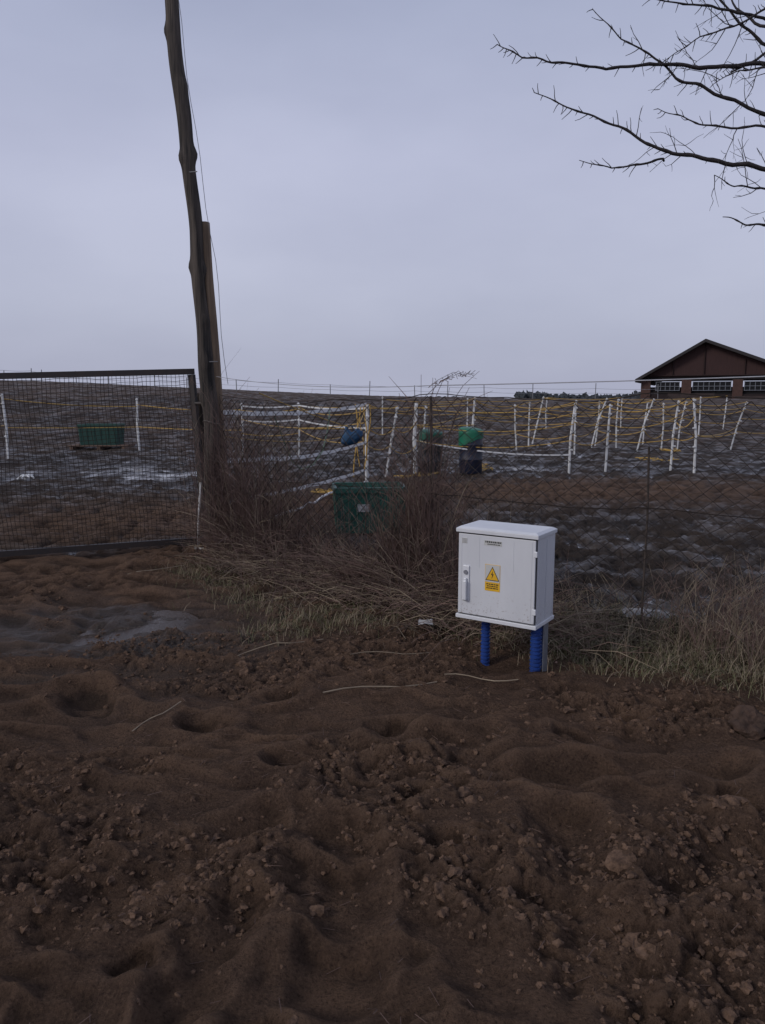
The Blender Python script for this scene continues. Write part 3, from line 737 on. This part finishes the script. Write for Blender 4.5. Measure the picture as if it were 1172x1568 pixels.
for pts,r0,r1,den in BRS:
    P2=[];n=len(pts);ph=random.random()*6
    for i in range(n-1):
        for k in range(8):
            t=k/8;x=pts[i][0]*(1-t)+pts[i+1][0]*t;z=pts[i][1]*(1-t)+pts[i+1][1]*t
            P2.append(Vector((x+.006*mnoise.noise(Vector((x*12,ph,0))),5.0+.10*math.sin(x*1.6+ph)*max(0,min(1,(3.3-x)))*.5,z+.020*mnoise.noise(Vector((x*9,ph,3))))))
    P2.append(Vector((pts[-1][0],5.1,pts[-1][1])))
    m_=len(P2);a.tube(P2,[r0+(r1-r0)*(min(1,(i/m_)*1.4))+(.0018 if i%5==0 and i>0 else 0) for i in range(m_)],6)
    for i in range(0,m_-1):
        if P2[i].x>3.1: continue
        if random.random()<.80*den:
            tdir=(P2[max(0,i-1)]-P2[i+1]).normalized();sgn=random.choice((-1,1))
            l=random.choice((.03,.04,.06,.09,.16 if P2[i].x>1.5 else .05,.30 if P2[i].x>1.8 else .05))
            if P2[i].z<2.8: l=min(l,.06)
            grow(P2[i],tdir*random.uniform(.2,1)+Vector((0,random.gauss(0,.4),sgn*random.uniform(.5,1.))),l,.0030,1 if l>.1 else 0)
for k in range(16):
    z=random.uniform(2.4,4.8);az=random.uniform(-1.6,1.9);grow((3.55,5.15,z),(math.cos(az),math.sin(az),.5),random.uniform(.7,1.5),.022,1)
obj('limbs',a,BK,tr,smooth=True)

# ------------------------------------------------------------ BARN
bn=empty('barn',(33.0,80,.6),-math.radians(24))
RB=simple('barn_red_boards',(.050,.022,.020),(.032,.014,.013),.85,3,stretch=(6,1,.3))
DK=simple('barn_dark_opening',(.010,.008,.009),None,.9)
RF=simple('barn_roof_metal',(.018,.015,.016),(.025,.02,.02),.7,3)
WN=simple('barn_window_frame',(.20,.215,.245),None,.6);GL=simple('barn_glass',(.012,.013,.016),None,.6,spec=.2)
CLM=simple('barn_brick_pier',(.085,.042,.034),(.055,.028,.022),.85,4)
Lx,Rx,E,A_=-6.1,9.4,3.35,7.0
a=Acc();a.v=[(Lx,0,E-.1),(Rx,0,E-.1),(0,0,A_-.15),(Lx,22,E-.1),(Rx,22,E-.1),(0,22,A_-.15)];a.f=[(0,1,2),(3,5,4)];obj('gable',a,RB,bn)
a=Acc()
for sx in(Lx-.55,Rx+.6):
    sl=(A_-E)/abs(Lx if sx<0 else Rx);ze=A_-sl*abs(sx)
    b=len(a.v);a.v+=[(0,-.9,A_),(sx,-.9,ze),(sx,23,ze),(0,23,A_),(0,-.9,A_-.32),(sx,-.9,ze-.32),(sx,23,ze-.32),(0,23,A_-.32)]
    a.f+=[(b,b+1,b+2,b+3),(b+4,b+7,b+6,b+5),(b,b+4,b+5,b+1),(b+1,b+5,b+6,b+2),(b+2,b+6,b+7,b+3)]
obj('roof',a,RF,bn)
a=Acc();a.box(Lx,Rx,.02,.3,2.95,E-.1);a.box(Lx,Rx,.31,22,-1,2.2);obj('walls',a,DK,bn)
a=Acc()
for x in(Lx,Lx+4.0,Lx+8.85,Rx-.9): a.box(x,x+.95,-.12,.28,-1,2.94)
obj('piers',a,CLM,bn)
a=Acc();a.box(Lx+.96,Lx+3.98,.06,.24,-1,1.45);a.box(Lx+4.97,Lx+8.83,.06,.24,-1,1.45);a.box(Lx+9.82,Rx-.92,.06,.24,-1,1.45);obj('lower_boards',a,simple('barn_low_wall',(.024,.014,.014),None,.9),bn)
a=Acc();g=Acc()
for x0,x1 in((Lx+1.5,Lx+3.8),(Lx+5.1,Lx+8.7),(Lx+9.95,Lx+13.4)):
    g.box(x0,x1,.12,.2,1.85,2.70);nb=max(5,int((x1-x0)/.45))
    for i in range(nb+1): xx=x0+(x1-x0)*i/nb;a.box(xx-.028,xx+.028,.03,.10,1.80,2.75)
    for z in(1.82,2.25,2.70): a.box(x0-.05,x1+.05,.0,.028,z,z+.05)
obj('glass',g,GL,bn);obj('window_bars',a,WN,bn)
a=Acc()
a.tube([(0,-.1,E),(0,-.1,A_-.5)],.07,4);a.tube([(-3,-.1,E),(-3,-.1,A_-2.2)],.07,4);a.tube([(3.8,-.1,E),(3.8,-.1,A_-2.1)],.07,4);a.tube([(Lx,-.1,E),(Rx,-.1,E)],.09,4)
obj('gable_timbers',a,simple('barn_timber',(.028,.012,.011),None,.8),bn)
a=Acc();a.box(-3,1.2,-6,-3,-.2,1.5);a.box(3,9,-7,-4,-.2,1.25);a.box(11,14,-8,-5,-.2,1.4);obj('stacked_crates',a,simple('crate_dark',(.03,.022,.022),(.06,.04,.035),.9,2),bn)

def tmass(name,x0,x1,y,hh,col,n,seed):
    V=[];F=[];o=0;r=np.random.default_rng(seed)
    for i in range(n):
        x=r.uniform(x0,x1);h=hh*(.6+.4*float(vn(np.array([x*.05]),np.array([seed*1.]),seed)[0])+r.normal(0,.13));s=r.uniform(.7,1.8)
        p=iv*np.array([s,s,max(.6,h*.5)]);p=p*(1+.35*r.normal(size=len(iv)))[:,None]
        p=p+np.array([x,y+r.uniform(-8,8),.9+h*.5]);V.append(p);F.append(ifc+o);o+=len(p)
    V=np.concatenate(V);F=np.concatenate(F);me=bpy.data.meshes.new(name);me.from_pydata(V.tolist(),[],F.tolist());me.update()
    me.materials.append(simple(name+'_mat',col,None,.9,.3));COL.objects.link(bpy.data.objects.new(name,me))
tmass('distant_tree_line',58,190,330,4.6,(.045,.052,.060),900,3)  # bluish grey: distance haze put into the tree colour
tmass('distant_tree_line',-20,64,420,2.0,(.06,.07,.08),300,5)  # paler still, more haze in the colour

# ------------------------------------------------------------ WORLD
w=bpy.data.worlds.new('World');scene.world=w;w.use_nodes=True;nt=w.node_tree;bg=nt.nodes['Background']
EL,AZ=math.radians(32),math.radians(240)
sk=N(nt,'ShaderNodeTexSky');sk.sky_type='NISHITA';sk.sun_disc=False;sk.sun_elevation=EL;sk.sun_rotation=AZ;sk.dust_density=4;sk.air_density=1.
tcw=N(nt,'ShaderNodeTexCoord').outputs['Generated']
sx=N(nt,'ShaderNodeSeparateXYZ');nt.links.new(tcw,sx.inputs[0])
rp=N(nt,'ShaderNodeValToRGB');nt.links.new(sx.outputs[2],rp.inputs[0]);cr=rp.color_ramp
def s(c): return (*[((v/255+.055)/1.055)**2.4*.8 for v in c],1)
cr.elements[0].position=0;cr.elements[0].color=s((160,163,182))
cr.elements[1].position=1;cr.elements[1].color=s((134,142,163))
for p,c in((.10,(166,170,189)),(.28,(170,174,196)),(.46,(153,160,184)),(.60,(139,147,172))):
    q=cr.elements.new(p);q.color=s(c)
mp=N(nt,'ShaderNodeMapping');mp.inputs['Scale'].default_value=(1,1,2.6);nt.links.new(tcw,mp.inputs[0])
cn=noise(nt,mp.outputs[0],1.9,5,.5)
over=mix(nt,1.,rp.outputs[0],mix(nt,mapr(nt,cn,.3,.7),(.89,.895,.915),(1.10,1.095,1.08)),'MULTIPLY')
sc=N(nt,'ShaderNodeVectorMath',operation='SCALE');nt.links.new(over,sc.inputs[0]);sc.inputs['Scale'].default_value=15.4
fin=mix(nt,.94,sk.outputs[0],sc.outputs[0])
nt.links.new(fin,bg.inputs[0]);bg.inputs[1].default_value=.1
sd=bpy.data.lights.new('sun','SUN');sd.energy=1.2;sd.angle=math.radians(16);sd.color=(1,.95,.89)
so=bpy.data.objects.new('sun',sd);COL.objects.link(so)
d=Vector((math.sin(AZ)*math.cos(EL),math.cos(AZ)*math.cos(EL),math.sin(EL)))
so.rotation_euler=d.to_track_quat('Z','Y').to_euler()

cd=bpy.data.cameras.new('camera');cam=bpy.data.objects.new('camera',cd);COL.objects.link(cam)
cam.location=(0,0,1.6);cam.rotation_euler=(math.radians(90-8.4),0,0)
cd.sensor_fit='VERTICAL';cd.sensor_height=36;cd.lens=26.98;cd.clip_end=4000;cd.clip_start=.05
scene.camera=cam
